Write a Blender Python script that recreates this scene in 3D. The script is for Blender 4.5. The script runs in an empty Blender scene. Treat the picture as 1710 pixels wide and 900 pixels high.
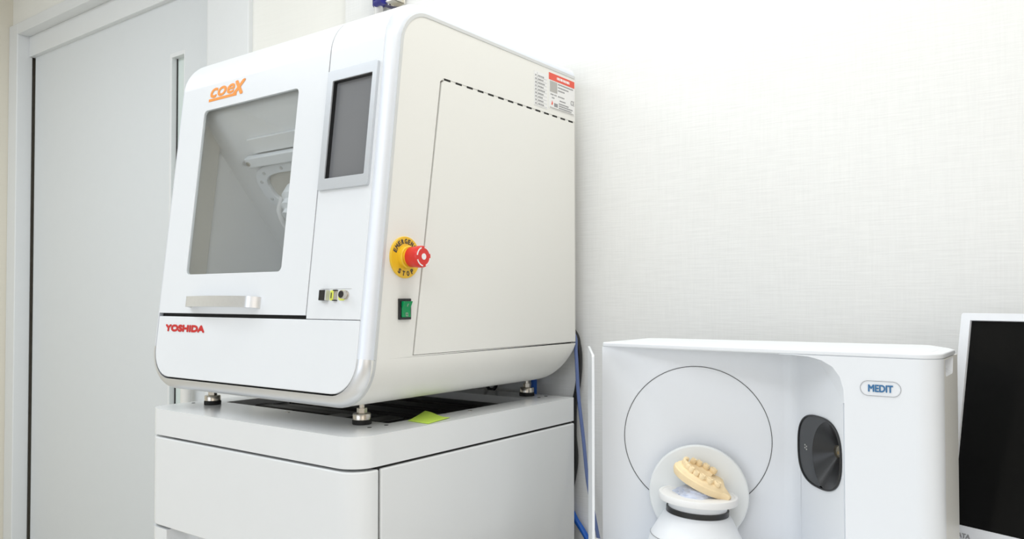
import bpy, bmesh, math, random
from mathutils import Vector, Matrix
random.seed(7)

# ------------------------------------------------------------------ scale
# all coordinates below are in units of S metres, measured from the lens; H = lens height above the floor
S = 0.8
H = 1.16
FLOOR = -H / S
CEIL = (2.6 - H) / S
def W(p):
    return Vector((p[0] * S, p[1] * S, p[2] * S + H))

scene = bpy.context.scene
COL = scene.collection

# ------------------------------------------------------------------ camera
cam_d = bpy.data.cameras.new('camera')
cam_d.sensor_fit = 'HORIZONTAL'
cam_d.sensor_width = 36.0
cam_d.lens = 1318.1 / 1710 * 36.0
cam_d.shift_y = 20.7 / 1710
cam_d.clip_start = 0.02
cam = bpy.data.objects.new('camera', cam_d)
COL.objects.link(cam)
yaw, pit, roll = math.radians(36.63), math.radians(1.21), math.radians(-0.06)
Fw = Vector((-math.sin(yaw) * math.cos(pit), math.cos(yaw) * math.cos(pit), math.sin(pit)))
Rt = Vector((math.cos(yaw), math.sin(yaw), 0))
Up = Rt.cross(Fw)
R2 = Rt * math.cos(roll) + Up * math.sin(roll)
U2 = -Rt * math.sin(roll) + Up * math.cos(roll)
m = Matrix((R2, U2, -Fw)).transposed().to_4x4()
m.translation = Vector((0, 0, H))
cam.matrix_world = m
scene.camera = cam

# ------------------------------------------------------------------ world, lights, exposure
world = bpy.data.worlds.new('world')
scene.world = world
world.use_nodes = True
world.node_tree.nodes['Background'].inputs[0].default_value = (0.9, 0.95, 1.0, 1)
world.node_tree.nodes['Background'].inputs[1].default_value = 0.3

def area_light(loc, sx, sy, watts, col):
    d = bpy.data.lights.new('panel_or_fill_light', 'AREA')
    d.shape = 'RECTANGLE'
    d.size, d.size_y = sx, sy
    d.energy = watts
    d.color = col
    o = bpy.data.objects.new('panel_or_fill_light', d)
    COL.objects.link(o)
    o.location = W(loc)
    return o
# five ceiling panels
area_light((-1.3, -0.7, CEIL - 0.03), 1.2, 0.6, 7.6, (0.80, 0.89, 1.0))
area_light((-3.3, 0.1, CEIL - 0.03), 1.2, 0.6, 17.5, (0.90, 0.95, 1.0))
area_light((-0.1, 0.9, CEIL - 0.03), 1.2, 0.3, 6.8, (1.0, 0.99, 0.93))
area_light((0.6, -1.6, CEIL - 0.03), 1.2, 0.6, 17.8, (0.93, 0.95, 1.0))
area_light((-0.9, 1.35, CEIL - 0.03), 1.2, 0.3, 6.4, (0.98, 1.0, 0.97))
# added fill lights in made-up windows, behind the camera and to the right
o = area_light((-1.2, -3.37, 0.35), 2.4, 1.3, 20.5, (0.83, 0.90, 1.0))
o.rotation_euler = (math.radians(90), 0, 0)
o = area_light((2.57, -1.5, 0.35), 2.0, 1.3, 10.8, (1.0, 0.90, 0.79))
o.rotation_euler = (math.radians(90), 0, math.radians(90))

vs = scene.view_settings
vs.view_transform = 'Standard'
vs.look = 'None'
vs.gamma = 1.0
vs.use_curve_mapping = False
vs.exposure = 0.08

# ------------------------------------------------------------------ materials
MATS = {}
def mat(name, col, rough=0.4, metal=0.0, spec=0.5, coat=0.0, bump=0.0, bscale=60.0, var=0.0, emit=None):
    if name in MATS:
        return MATS[name]
    mt = bpy.data.materials.new(name)
    mt.use_nodes = True
    nt = mt.node_tree
    b = nt.nodes['Principled BSDF']
    b.inputs['Base Color'].default_value = (*col, 1)
    b.inputs['Roughness'].default_value = rough
    b.inputs['Metallic'].default_value = metal
    b.inputs['Specular IOR Level'].default_value = spec
    b.inputs['Coat Weight'].default_value = coat
    b.inputs['Coat Roughness'].default_value = 0.1
    tc = nt.nodes.new('ShaderNodeTexCoord')
    nz = nt.nodes.new('ShaderNodeTexNoise')
    nz.inputs['Scale'].default_value = bscale
    nz.inputs['Detail'].default_value = 3
    nt.links.new(tc.outputs['Object'], nz.inputs['Vector'])
    if var > 0:
        mx = nt.nodes.new('ShaderNodeMix')
        mx.data_type = 'RGBA'
        mx.inputs[6].default_value = (*[c * (1 - var) for c in col], 1)
        mx.inputs[7].default_value = (*[min(1, c * (1 + var)) for c in col], 1)
        nt.links.new(nz.outputs['Fac'], mx.inputs[0])
        nt.links.new(mx.outputs[2], b.inputs['Base Color'])
    if bump > 0:
        bp = nt.nodes.new('ShaderNodeBump')
        bp.inputs['Strength'].default_value = bump
        bp.inputs['Distance'].default_value = 0.001
        nt.links.new(nz.outputs['Fac'], bp.inputs['Height'])
        nt.links.new(bp.outputs['Normal'], b.inputs['Normal'])
    if emit:
        b.inputs['Emission Color'].default_value = (*emit[0], 1)
        b.inputs['Emission Strength'].default_value = emit[1]
    MATS[name] = mt
    return mt

def wallpaper(name, col, scale=1.0, depth=0.5, contrast=0.93):
    mt = bpy.data.materials.new(name)
    mt.use_nodes = True
    nt = mt.node_tree
    b = nt.nodes['Principled BSDF']
    b.inputs['Roughness'].default_value = 0.75
    b.inputs['Specular IOR Level'].default_value = 0.25
    tc = nt.nodes.new('ShaderNodeTexCoord')
    def nz(sc, detail):
        mp = nt.nodes.new('ShaderNodeMapping')
        mp.inputs['Scale'].default_value = sc
        n = nt.nodes.new('ShaderNodeTexNoise')
        n.inputs['Scale'].default_value = 1.0
        n.inputs['Detail'].default_value = detail
        nt.links.new(tc.outputs['Object'], mp.inputs['Vector'])
        nt.links.new(mp.outputs['Vector'], n.inputs['Vector'])
        return n
    h = nz((14 * scale, 14 * scale, 330 * scale), 2)
    v = nz((300 * scale, 300 * scale, 16 * scale), 2)
    mix = nt.nodes.new('ShaderNodeMix')
    mix.data_type = 'FLOAT'
    mix.inputs[0].default_value = 0.36
    nt.links.new(h.outputs['Fac'], mix.inputs[2])
    nt.links.new(v.outputs['Fac'], mix.inputs[3])
    ramp = nt.nodes.new('ShaderNodeValToRGB')
    ramp.color_ramp.elements[0].position = 0.33
    ramp.color_ramp.elements[0].color = (*[c * contrast for c in col], 1)
    ramp.color_ramp.elements[1].position = 0.62
    ramp.color_ramp.elements[1].color = (*col, 1)
    nt.links.new(mix.outputs[0], ramp.inputs[0])
    nt.links.new(ramp.outputs[0], b.inputs['Base Color'])
    bp = nt.nodes.new('ShaderNodeBump')
    bp.inputs['Strength'].default_value = depth
    bp.inputs['Distance'].default_value = 0.0008
    nt.links.new(mix.outputs[0], bp.inputs['Height'])
    nt.links.new(bp.outputs['Normal'], b.inputs['Normal'])
    return mt

def pane_mat(name, tint, refl, rough=0.02):
    mt = bpy.data.materials.new(name)
    mt.use_nodes = True
    nt = mt.node_tree
    nt.nodes.remove(nt.nodes['Principled BSDF'])
    out = nt.nodes['Material Output']
    tr = nt.nodes.new('ShaderNodeBsdfTransparent')
    tr.inputs[0].default_value = (*tint, 1)
    gl = nt.nodes.new('ShaderNodeBsdfGlossy')
    gl.inputs['Roughness'].default_value = rough
    gl.inputs['Color'].default_value = (0.9, 0.93, 0.95, 1)
    lw_ = nt.nodes.new('ShaderNodeLayerWeight')
    lw_.inputs['Blend'].default_value = 0.25
    mr = nt.nodes.new('ShaderNodeMapRange')
    mr.inputs['To Min'].default_value = 0.03
    mr.inputs['To Max'].default_value = refl
    nt.links.new(lw_.outputs['Facing'], mr.inputs['Value'])
    mx = nt.nodes.new('ShaderNodeMixShader')
    nt.links.new(mr.outputs[0], mx.inputs[0])
    nt.links.new(tr.outputs[0], mx.inputs[1])
    nt.links.new(gl.outputs[0], mx.inputs[2])
    nt.links.new(mx.outputs[0], out.inputs['Surface'])
    return mt

M_WALL = wallpaper('woven_wallpaper', (0.87, 0.875, 0.865), 1.15, 0.38, 0.945)
M_WALLCREAM = wallpaper('cream_wallpaper', (0.92, 0.915, 0.87), 1.0, 0.1, 0.98)
M_BEIGE = wallpaper('beige_wallpaper', (0.80, 0.76, 0.66), 1.0, 0.1, 0.98)
M_WARM = mat('warm_wall_paint', (0.72, 0.66, 0.56), 0.8, var=0.03, bscale=20)
M_CEIL = mat('ceiling_paint', (0.85, 0.85, 0.84), 0.9, var=0.02, bscale=40)
M_FLOOR = mat('vinyl_floor', (0.72, 0.68, 0.60), 0.4, var=0.12, bscale=8)
M_DOOR = mat('door_laminate', (0.74, 0.77, 0.79), 0.45, var=0.01, bscale=30)
M_TRIM = mat('trim_paint', (0.80, 0.82, 0.83), 0.4, var=0.01, bscale=30)
M_FROST = mat('frosted_glass', (0.72, 0.80, 0.77), 0.12, spec=0.6, var=0.02)
M_WHITE = mat('white_cool_lit', (0.835, 0.86, 0.89), 0.32, var=0.008, bscale=12, bump=0.02)  # machine white with the cool light on its front mixed into the colour
M_SIDE = mat('white_warm_lit', (0.84, 0.835, 0.80), 0.42, var=0.008, bscale=300, bump=0.04)  # same white, tinted warm for the light falling on the side faces
M_CAB = mat('white_steel_enamel', (0.81, 0.825, 0.835), 0.19, var=0.008, bscale=15, bump=0.02)
M_BAND = mat('silver_band', (0.80, 0.835, 0.90), 0.45, metal=0.45, var=0.01, bscale=200, bump=0.02)
M_BANDL = mat('silver_lower_band', (0.74, 0.75, 0.77), 0.34, metal=0.8, var=0.01, bscale=200, bump=0.02)
M_STRIP = mat('grey_edge_strip', (0.66, 0.67, 0.67), 0.4, metal=0.3, var=0.02)
M_ALU = mat('brushed_aluminium', (0.80, 0.81, 0.83), 0.35, metal=0.85, var=0.04, bscale=150, bump=0.05)
M_STEEL = mat('steel', (0.62, 0.58, 0.52), 0.25, metal=1.0, var=0.05, bscale=120)
M_BLACK = mat('black_plastic', (0.012, 0.012, 0.013), 0.35, var=0.1)
M_RUBBER = mat('black_rubber', (0.01, 0.01, 0.01), 0.7, var=0.1)
M_GAP = mat('dark_gap', (0.02, 0.02, 0.018), 0.8, var=0.1)
M_TRAY = mat('dark_tray', (0.014, 0.012, 0.011), 0.55, var=0.15, bscale=50)
M_CHAMB = mat('chamber_grey', (0.84, 0.85, 0.86), 0.5, var=0.02, bscale=10)
M_CHAMBW = mat('chamber_frame', (0.62, 0.60, 0.55), 0.5, var=0.02, bscale=10)
M_BEZEL = mat('silver_bezel', (0.62, 0.65, 0.69), 0.35, metal=0.35, var=0.02)
M_SCREEN = mat('touch_glass', (0.20, 0.205, 0.215), 0.16, spec=0.6, var=0.02, bscale=5)  # grey base colour stands in for the bright wall reflected in the glass
M_ORANGE = mat('orange_print', (0.95, 0.33, 0.04), 0.4, var=0.01)
M_REDP = mat('red_print', (0.62, 0.02, 0.02), 0.4, var=0.01)
M_YEL = mat('yellow_plastic', (0.88, 0.56, 0.03), 0.35, var=0.02)
M_RED = mat('red_plastic', (0.72, 0.03, 0.02), 0.3, var=0.02)
M_GREEN = mat('green_plastic', (0.0, 0.30, 0.09), 0.25, var=0.02)
M_LABEL = mat('label_paper', (0.84, 0.84, 0.84), 0.5, var=0.01)
M_LRED = mat('label_red', (0.80, 0.10, 0.06), 0.5, var=0.02)
M_LGREY = mat('label_grey', (0.45, 0.44, 0.42), 0.5, var=0.04)
M_INK = mat('ink', (0.06, 0.06, 0.06), 0.6, var=0.05)
M_INKG = mat('ink_grey', (0.30, 0.30, 0.31), 0.6, var=0.05)
M_WPRINT = mat('white_print', (0.9, 0.9, 0.9), 0.5, var=0.01)
M_LIME = mat('lime_paper', (0.58, 0.80, 0.10), 0.7, var=0.03, bscale=30)
M_SCAN = mat('scanner_white', (0.82, 0.845, 0.88), 0.38, var=0.006, bscale=12)
M_SCANG = mat('scanner_plate', (0.80, 0.825, 0.83), 0.25, var=0.006, bscale=12)
M_LENSB = mat('lens_plate', (0.030, 0.033, 0.037), 0.3, var=0.05)
M_CONE = mat('lens_cone', (0.014, 0.014, 0.015), 0.32, var=0.05)
M_LENS = mat('lens_glass', (0.25, 0.23, 0.18), 0.05, metal=0.8)
M_BLUEP = mat('blue_print', (0.03, 0.16, 0.36), 0.4, var=0.02)
M_PLASTER = mat('dental_stone', (0.90, 0.72, 0.45), 0.7, var=0.08, bscale=90, bump=0.25)
M_PUTTY = mat('blue_putty', (0.60, 0.65, 0.78), 0.6, var=0.2, bscale=120, bump=0.5)
M_MON = mat('monitor_white', (0.82, 0.84, 0.88), 0.35, var=0.01)
M_PANEL = mat('monitor_panel', (0.006, 0.006, 0.006), 0.16, spec=0.14, var=0.05)
M_DESK = mat('desk_laminate', (0.82, 0.82, 0.80), 0.4, var=0.02, bscale=20)
M_HOSE = mat('slate_blue_hose', (0.13, 0.18, 0.38), 0.35, var=0.03)
M_BLUE = mat('bright_blue_cable', (0.01, 0.12, 0.55), 0.35, var=0.03)
M_VALVE = mat('navy_valve', (0.02, 0.02, 0.22), 0.35, var=0.05)
M_PIPE = mat('white_pipe', (0.80, 0.79, 0.76), 0.35, var=0.02)
M_ZINC = mat('zinc_plate', (0.70, 0.68, 0.62), 0.28, metal=0.9, var=0.12, bscale=60)
M_STICK = mat('yellow_sticker', (0.80, 0.85, 0.12), 0.6, var=0.05)
M_GLASS = pane_mat('smoked_pane', (0.95, 0.96, 0.96), 0.30)

# ------------------------------------------------------------------ mesh tools
class B:
    """collects geometry in scene units"""
    def __init__(self):
        self.v, self.f = [], []
    def add(self, verts, faces):
        o = len(self.v)
        self.v += [Vector(p) for p in verts]
        self.f += [tuple(i + o for i in fc) for fc in faces]
        return self
    def box(self, x0, x1, y0, y1, z0, z1):
        vs_ = [(x, y, z) for z in (z0, z1) for y in (y0, y1) for x in (x0, x1)]
        return self.add(vs_, [(0, 2, 3, 1), (4, 5, 7, 6), (0, 1, 5, 4), (1, 3, 7, 5), (3, 2, 6, 7), (2, 0, 4, 6)])
    def fbox(self, fr, u0, u1, v0, v1, n0, n1):
        vs_ = [fr(u, v, n) for n in (n0, n1) for v in (v0, v1) for u in (u0, u1)]
        return self.add(vs_, [(0, 2, 3, 1), (4, 5, 7, 6), (0, 1, 5, 4), (1, 3, 7, 5), (3, 2, 6, 7), (2, 0, 4, 6)])
    def plate(self, fr, outer, n0, n1, holes=()):
        """flat polygon with holes in frame fr, from depth n0 to n1"""
        bm = bmesh.new()
        loops = []
        for lp in [outer, *holes]:
            vv = [bm.verts.new((p[0], p[1], 0)) for p in lp]
            for i in range(len(vv)):
                bm.edges.new((vv[i], vv[(i + 1) % len(vv)]))
            loops.append(len(vv))
        if holes:
            bmesh.ops.triangle_fill(bm, use_beauty=True, use_dissolve=False, edges=bm.edges[:], normal=(0, 0, 1))
        else:
            bm.verts.ensure_lookup_table()
            bm.faces.new(bm.verts[:])
        bm.verts.index_update()
        flat = [v.co.copy() for v in bm.verts]
        tris = [tuple(v.index for v in fc.verts) for fc in bm.faces]
        bm.free()
        n = len(flat)
        vs_ = [fr(p[0], p[1], n1) for p in flat] + [fr(p[0], p[1], n0) for p in flat]
        fs = [t for t in tris] + [tuple(i + n for i in reversed(t)) for t in tris]
        o = 0
        for k in loops:
            for i in range(k):
                a, b_ = o + i, o + (i + 1) % k
                fs.append((a, b_, b_ + n, a + n))
            o += k
        return self.add(vs_, fs)
    def tube(self, path, r, n=10, caps=True):
        path = [Vector(p) for p in path]
        rs = r if isinstance(r, (list, tuple)) else [r] * len(path)
        prev = None
        vs_, fs = [], []
        for i, p in enumerate(path):
            t = (path[min(i + 1, len(path) - 1)] - path[max(i - 1, 0)]).normalized()
            if prev is None:
                a = t.orthogonal().normalized()
            else:
                a = (prev - t * prev.dot(t)).normalized()
            prev = a
            b_ = t.cross(a)
            for k in range(n):
                th = 2 * math.pi * k / n
                vs_.append(p + (a * math.cos(th) + b_ * math.sin(th)) * rs[i])
        for i in range(len(path) - 1):
            for k in range(n):
                fs.append((i * n + k, i * n + (k + 1) % n, (i + 1) * n + (k + 1) % n, (i + 1) * n + k))
        if caps:
            fs.append(tuple(reversed(range(n))))
            fs.append(tuple((len(path) - 1) * n + k for k in range(n)))
        return self.add(vs_, fs)
    def lathe(self, prof, org, axis=(0, 0, 1), n=32, closed=True):
        """prof: list of (radius, height along axis)"""
        ax = Vector(axis).normalized()
        a = ax.orthogonal().normalized()
        b_ = ax.cross(a)
        org = Vector(org)
        vs_, fs = [], []
        for r, h in prof:
            for k in range(n):
                th = 2 * math.pi * k / n
                vs_.append(org + ax * h + (a * math.cos(th) + b_ * math.sin(th)) * r)
        for i in range(len(prof) - 1):
            for k in range(n):
                fs.append((i * n + k, i * n + (k + 1) % n, (i + 1) * n + (k + 1) % n, (i + 1) * n + k))
        if closed:
            fs.append(tuple(reversed(range(n))))
            fs.append(tuple((len(prof) - 1) * n + k for k in range(n)))
        return self.add(vs_, fs)
    def rows(self, rows, closed=False):
        """grid surface through equal-length rows of points"""
        m_ = len(rows[0])
        vs_ = [p for r in rows for p in r]
        fs = []
        for i in range(len(rows) - 1):
            for k in range(m_ - (0 if closed else 1)):
                fs.append((i * m_ + k, i * m_ + (k + 1) % m_, (i + 1) * m_ + (k + 1) % m_, (i + 1) * m_ + k))
        return self.add(vs_, fs)
    def solid_rows(self, front, back):
        """two matching grids closed into a shell"""
        R_, C_ = len(front), len(front[0])
        vs_ = [p for r in front for p in r] + [p for r in back for p in r]
        o = R_ * C_
        fs = []
        for i in range(R_ - 1):
            for k in range(C_ - 1):
                a = (i * C_ + k, i * C_ + k + 1, (i + 1) * C_ + k + 1, (i + 1) * C_ + k)
                fs.append(a)
                fs.append(tuple(o + j for j in reversed(a)))
        rim = [k for k in range(C_)] + [i * C_ + C_ - 1 for i in range(1, R_)] + [(R_ - 1) * C_ + k for k in range(C_ - 2, -1, -1)] + [i * C_ for i in range(R_ - 2, 0, -1)]
        for i in range(len(rim)):
            a, b_ = rim[i], rim[(i + 1) % len(rim)]
            fs.append((b_, a, a + o, b_ + o))
        return self.add(vs_, fs)

ROOT = {}
def obj(name, b, material, parent=None, bevel=0.0, smooth=True, seg=3, angle=35, subsurf=0):
    org = Vector((0, 0, 0))
    if parent is not None:
        org = ROOT[parent.name]
    else:
        pts = [W(p) for p in b.v]
        org = Vector((sum(p.x for p in pts) / len(pts), sum(p.y for p in pts) / len(pts), min(p.z for p in pts)))
    me = bpy.data.meshes.new(name)
    me.from_pydata([W(p) - org for p in b.v], [], b.f)
    bm = bmesh.new()
    bm.from_mesh(me)
    bmesh.ops.remove_doubles(bm, verts=bm.verts, dist=1e-6)
    bmesh.ops.recalc_face_normals(bm, faces=bm.faces)
    bm.to_mesh(me)
    bm.free()
    if smooth:
        me.shade_smooth()
        me.set_sharp_from_angle(angle=math.radians(angle))
    me.materials.append(material)
    o = bpy.data.objects.new(name, me)
    COL.objects.link(o)
    if parent is None:
        o.location = org
        ROOT[o.name] = org
    else:
        o.parent = parent
        ROOT[o.name] = org
    if bevel > 0:
        md = o.modifiers.new('bevel', 'BEVEL')
        md.width = bevel * S
        md.segments = seg
        md.limit_method = 'ANGLE'
        md.angle_limit = math.radians(40)
        md.harden_normals = True
    if subsurf:
        md = o.modifiers.new('sub', 'SUBSURF')
        md.levels = md.render_levels = subsurf
    return o

def thing(name, label, cat, loc, group=None):
    o = bpy.data.objects.new(name, None)
    COL.objects.link(o)
    o.location = W(loc)
    o.empty_display_size = 0.05
    ROOT[o.name] = W(loc)
    o['label'] = label
    o['category'] = cat
    if group:
        o['group'] = group
    return o
def tag(o, label, cat, group=None):
    o['label'] = label
    o['category'] = cat
    if group:
        o['group'] = group
    return o
def struct(o, label=None):
    o['kind'] = 'structure'
    if label:
        o['label'] = label
    return o

def frame(o, ux, uy):
    o, ux, uy = Vector(o), Vector(ux).normalized(), Vector(uy).normalized()
    n = ux.cross(uy)
    return lambda u, v, w=0.0: o + ux * u + uy * v + n * w

def rrect(u0, u1, v0, v1, r, n=6):
    """rounded rectangle; r = one radius or (bl, br, tr, tl)"""
    rs = r if isinstance(r, (tuple, list)) else (r,) * 4
    pts = []
    for (cx, cy, a0), rr in zip(((u0, v0, 180), (u1, v0, 270), (u1, v1, 0), (u0, v1, 90)), rs):
        sx = 1 if cx == u0 else -1
        sy = 1 if cy == v0 else -1
        if rr <= 0:
            pts.append((cx, cy))
            continue
        for k in range(n + 1):
            a = math.radians(a0 + 90 * k / n)
            pts.append((cx + sx * rr + rr * math.cos(a), cy + sy * rr + rr * math.sin(a)))
    return pts

def text_mesh(body, size_h, width=None, bold=0.0, shear=0.0, ext=0.0006):
    """glyph outlines as (verts, faces), baseline at 0, cap height size_h, optional total width"""
    cu = bpy.data.curves.new('glyphs', 'FONT')
    cu.body = body
    cu.size = 1.0
    cu.offset = bold
    cu.shear = shear
    cu.resolution_u = 4
    cu.fill_mode = 'BOTH'
    cu.extrude = 0.02
    ob = bpy.data.objects.new('glyphs', cu)
    COL.objects.link(ob)
    dg = bpy.context.evaluated_depsgraph_get()
    me = bpy.data.meshes.new_from_object(ob.evaluated_get(dg))
    vs_ = [v.co.copy() for v in me.vertices]
    fs = [tuple(p.vertices) for p in me.polygons]
    bpy.data.objects.remove(ob)
    bpy.data.curves.remove(cu)
    bpy.data.meshes.remove(me)
    x0, x1 = min(v.x for v in vs_), max(v.x for v in vs_)
    k = size_h / 0.70
    kx = k if width is None else width / (x1 - x0)
    return [Vector(((v.x - x0) * kx, v.y * k, (v.z + 0.02) / 0.04 * ext)) for v in vs_], fs
SHIFTS = ((0, 0), (1, 0), (-1, 0), (0, 1), (0, -1), (.7, .7), (-.7, -.7), (.7, -.7), (-.7, .7))
def put_text(b, fr, body, u, v, h, width=None, bold=0.0, shear=0.0, ext=0.0006):
    e = bold * h
    vs_, fs = text_mesh(body, h - 2 * e, None if width is None else width - 2 * e, 0.0, shear, ext)
    for i_, (du, dv) in enumerate(SHIFTS if e else SHIFTS[:1]):
        b.add([fr(u + e * (1 + du) + p.x, v + e * (1 + dv) + p.y, p.z + i_ * 4e-5) for p in vs_], fs)
    return b

XY = lambda u, v, w=0.0: Vector((u, v, w))       # plan frame

# ================================================================== the setting
YW = 1.84          # wall with the door
YR = 1.815         # papered wall behind the machines
XL, XRR, YB = -4.817, 2.6, -3.4
struct(obj('floor', B().box(XL - .2, XRR + .2, YB - .2, 2.3, FLOOR - .08, FLOOR), M_FLOOR), 'pale vinyl floor of the small workroom')
struct(obj('ceiling', B().box(XL - .2, XRR + .2, YB - .2, 2.3, CEIL, CEIL + .08), M_CEIL), 'white painted ceiling')
struct(obj('wall_back', B().box(-2.06, XRR, YR, YR + .3, FLOOR, CEIL), M_WALL), 'white woven wallpaper wall behind the machines')
b = B().box(-2.62, -2.06, YW, YW + .27, FLOOR, CEIL).box(XL, -2.62, YW, YW + .27, 1.470, CEIL)
struct(obj('wall_door', b, M_WALLCREAM), 'cream papered wall around the sliding door')
struct(obj('wall_left', B().box(XL - .2, XL, YB, 2.3, FLOOR, CEIL), M_BEIGE), 'beige wall at the far left')
fr = frame((XRR, 0, 0), (0, 1, 0), (0, 0, 1))
struct(obj('wall_right', B().plate(fr, rrect(YB, 2.3, FLOOR, CEIL, 0), 0, .2, [rrect(-2.75, -.25, -.46, 1.16, 0)]), M_WARM), 'warm wall to the right with an added window for fill light')
w2 = obj('fill_window_2', B().plate(fr, rrect(-2.75, -.25, -.46, 1.16, 0), .06, .12, [rrect(-2.69, -1.53, -.40, 1.10, 0), rrect(-1.47, -.31, -.40, 1.10, 0)]), M_TRIM)  # unseen window, added to frame the fill light on the right
struct(w2, 'white frame of the added fill-light window in the right wall')
fr = frame((0, YB, 0), (1, 0, 0), (0, 0, 1))
struct(obj('wall_front', B().plate(fr, rrect(XL - .2, XRR + .2, FLOOR, CEIL, 0), 0, .2, [rrect(-2.7, .3, -.46, 1.16, 0)]), M_CEIL), 'white wall opposite the machines with an added window for fill light')
w1 = obj('fill_window_1', B().plate(fr, rrect(-2.7, .3, -.46, 1.16, 0), .06, .12, [rrect(-2.64, -1.23, -.40, 1.10, 0), rrect(-1.17, .24, -.40, 1.10, 0)]), M_TRIM)  # unseen window, added around the fill light behind the camera
struct(w1, 'white frame of the added fill-light window opposite the machines')
struct(obj('wall_behind_door', B().box(XL, -2.62, 2.06, 2.12, FLOOR, CEIL), M_GAP), 'dark recess behind the sliding door')
# door casing
struct(obj('trim_1', B().box(XL, -4.7096, 1.82, 1.90, FLOOR, 1.505), M_TRIM, bevel=.006), 'white jamb at the left of the door')
struct(obj('trim_2', B().box(-4.7096, -2.62, 1.82, 1.93, 1.443, 1.503), M_TRIM, bevel=.004), 'white head casing over the door')
struct(obj('trim_3', B().box(-4.7096, -2.62, 1.88, 1.93, 1.332, 1.443), M_TRIM, bevel=.003), 'white track board above the door leaf')
fr = frame((0, 0, FLOOR), (1, 0, 0), (0, 1, 0))
struct(obj('trim_4', B().plate(fr, rrect(-2.923, -2.62, 1.82, 1.95, (.035, .006, 0, 0), 8), 0, 1.443 - FLOOR), M_TRIM), 'broad white post beside the door')
# sliding door
leaf_f = frame((0, 1.945, 0), (1, 0, 0), (0, 0, 1))      # normal = -Y
d1 = obj('door_1', B().plate(leaf_f, rrect(-4.690, -2.90, FLOOR + .01, 1.36, 0), 0, .04,
         [rrect(-3.317, -3.2015, -1.15, 1.09, 0)]), M_DOOR, bevel=.003)
struct(d1, 'pale grey sliding door with a narrow glazed slit')
bb = B().plate(leaf_f, rrect(-3.321, -3.198, -1.154, 1.094, 0), .012, .042, [rrect(-3.304, -3.206, -1.14, 1.075, 0)])
obj('slit_frame', bb, M_TRIM, d1, bevel=.002)
obj('pane', B().fbox(leaf_f, -3.312, -3.204, -1.145, 1.083, .004, .014), M_FROST, d1)
obj('pane_seal', B().fbox(leaf_f, -3.304, -3.299, -1.14, 1.075, .0145, .018), M_GAP, d1)
hb = B().tube([(-3.1086, 1.905, -.75), (-3.1086, 1.868, -.735), (-3.1086, 1.865, -.7), (-3.1086, 1.865, -.1), (-3.1086, 1.868, -.065), (-3.1086, 1.905, -.05)], .021, 16)
obj('pull_handle', hb, M_PIPE, d1)
obj('edge_seal', B().box(-4.7096, -4.688, 1.925, 1.94, FLOOR, 1.36), M_GAP, d1)
struct(obj('baseboard_back', B().box(-2.06, XRR, YR - .012, YR, FLOOR, FLOOR + .09), M_TRIM, bevel=.003), 'white skirting along the papered wall')

# ================================================================== cabinet under the mill
CX0, CX1, CY0, CY1, CZ = -1.834, -1.104, 1.0, 1.76, -.2587
cab = thing('storage_cabinet', 'white steel drawer cabinet with rounded corners carrying the milling machine', 'cabinet', ((CX0 + CX1) / 2, 1.38, FLOOR))
TRX0, TRX1, TRY0, TRY1 = -1.762, -1.188, 1.166, 1.668
fr = frame((0, 0, 0), (1, 0, 0), (0, 1, 0))
b = B().plate(fr, rrect(CX0, CX1, CY0, CY1, (.05, .05, .008, .008), 10), -.3190, CZ, [rrect(TRX0, TRX1, TRY0, TRY1, .006, 3)])
slab = obj('top_slab', b, M_CAB, cab, bevel=.007)
b = B().box(TRX0 - .01, TRX1 + .01, TRY0 - .01, TRY1 + .01, -.300, -.292)
tray = obj('recessed_tray', b, M_TRAY, slab)
for k in range(9):
    y = TRY0 + .03 + k * .054
    obj('tray_rib', B().box(TRX0, TRX1, y, y + .036, -.293, -.278 + .004 * (k % 2)), M_TRAY, slab, bevel=.003)
b = B().box(TRX1 - .10, TRX1 - .05, TRY0 + .02, TRY0 + .10, -.293, -.262)
obj('tray_block', b, M_BLACK, slab, bevel=.003)
obj('tray_block', B().box(-1.40, -1.34, TRY0 + .002, TRY0 + .06, -.293, -.262), M_BLACK, slab, bevel=.003)
for (x, y) in ((-1.1673, 1.4075), (-1.4919, 1.146)):
    obj('screw', B().lathe([(.0055, 0), (.0055, .0006), (.003, .0009), (.0005, .001)], (x, y, CZ), n=16), M_STEEL, slab)
for (x, y) in ((-1.809, 1.106), (-1.1769, 1.7003), (-1.1792, 1.7357), (-1.179, 1.1056), (-1.1735, 1.1467)):
    obj('bolt_hole', B().lathe([(.0045, 0), (.0045, .0006)], (x, y, CZ), n=14), M_GAP, slab)
# dark shadow gap core, then drawers and side body
obj('frame_core', B().box(CX0 + .02, CX1 - .006, 1.0585, CY1 - .01, FLOOR + .06, -.3185), M_GAP, cab)
fp = rrect(CX0, CX1, CY0, 1.0605, (.05, .05, 0, 0), 10)
obj('drawer_front', B().plate(fr, fp, -.5305, -.3245), M_CAB, cab, bevel=.004)
# second drawer with a scooped grip along its upper edge
nx0, nx1 = -1.742, -1.196
lp = [p for p in fp if p[0] <= nx0] + []
left_pl = [(nx0, 1.0605), (CX0, 1.0605)] + [p for p in fp if p[0] < -1.75 and p[1] < 1.06] + [(nx0, CY0)]
right_pl = [(nx1, CY0)] + [p for p in fp if p[0] > -1.19 and p[1] < 1.06] + [(CX1, 1.0605), (nx1, 1.0605)]
b = B().plate(fr, fp, -.97, -.60).plate(fr, left_pl, -.60, -.5355).plate(fr, right_pl, -.60, -.5355)
obj('drawer_front', b, M_CAB, cab)
arc = [(nx0 + .014 * (1 - math.cos(a)), 1.0 + .055 * math.sin(a)) for a in [math.pi / 2 * k / 8 for k in range(9)]]
arcR = [(nx1 - .014 * (1 - math.cos(a)), 1.0 + .055 * math.sin(a)) for a in [math.pi / 2 * k / 8 for k in range(8, -1, -1)]]
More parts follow.
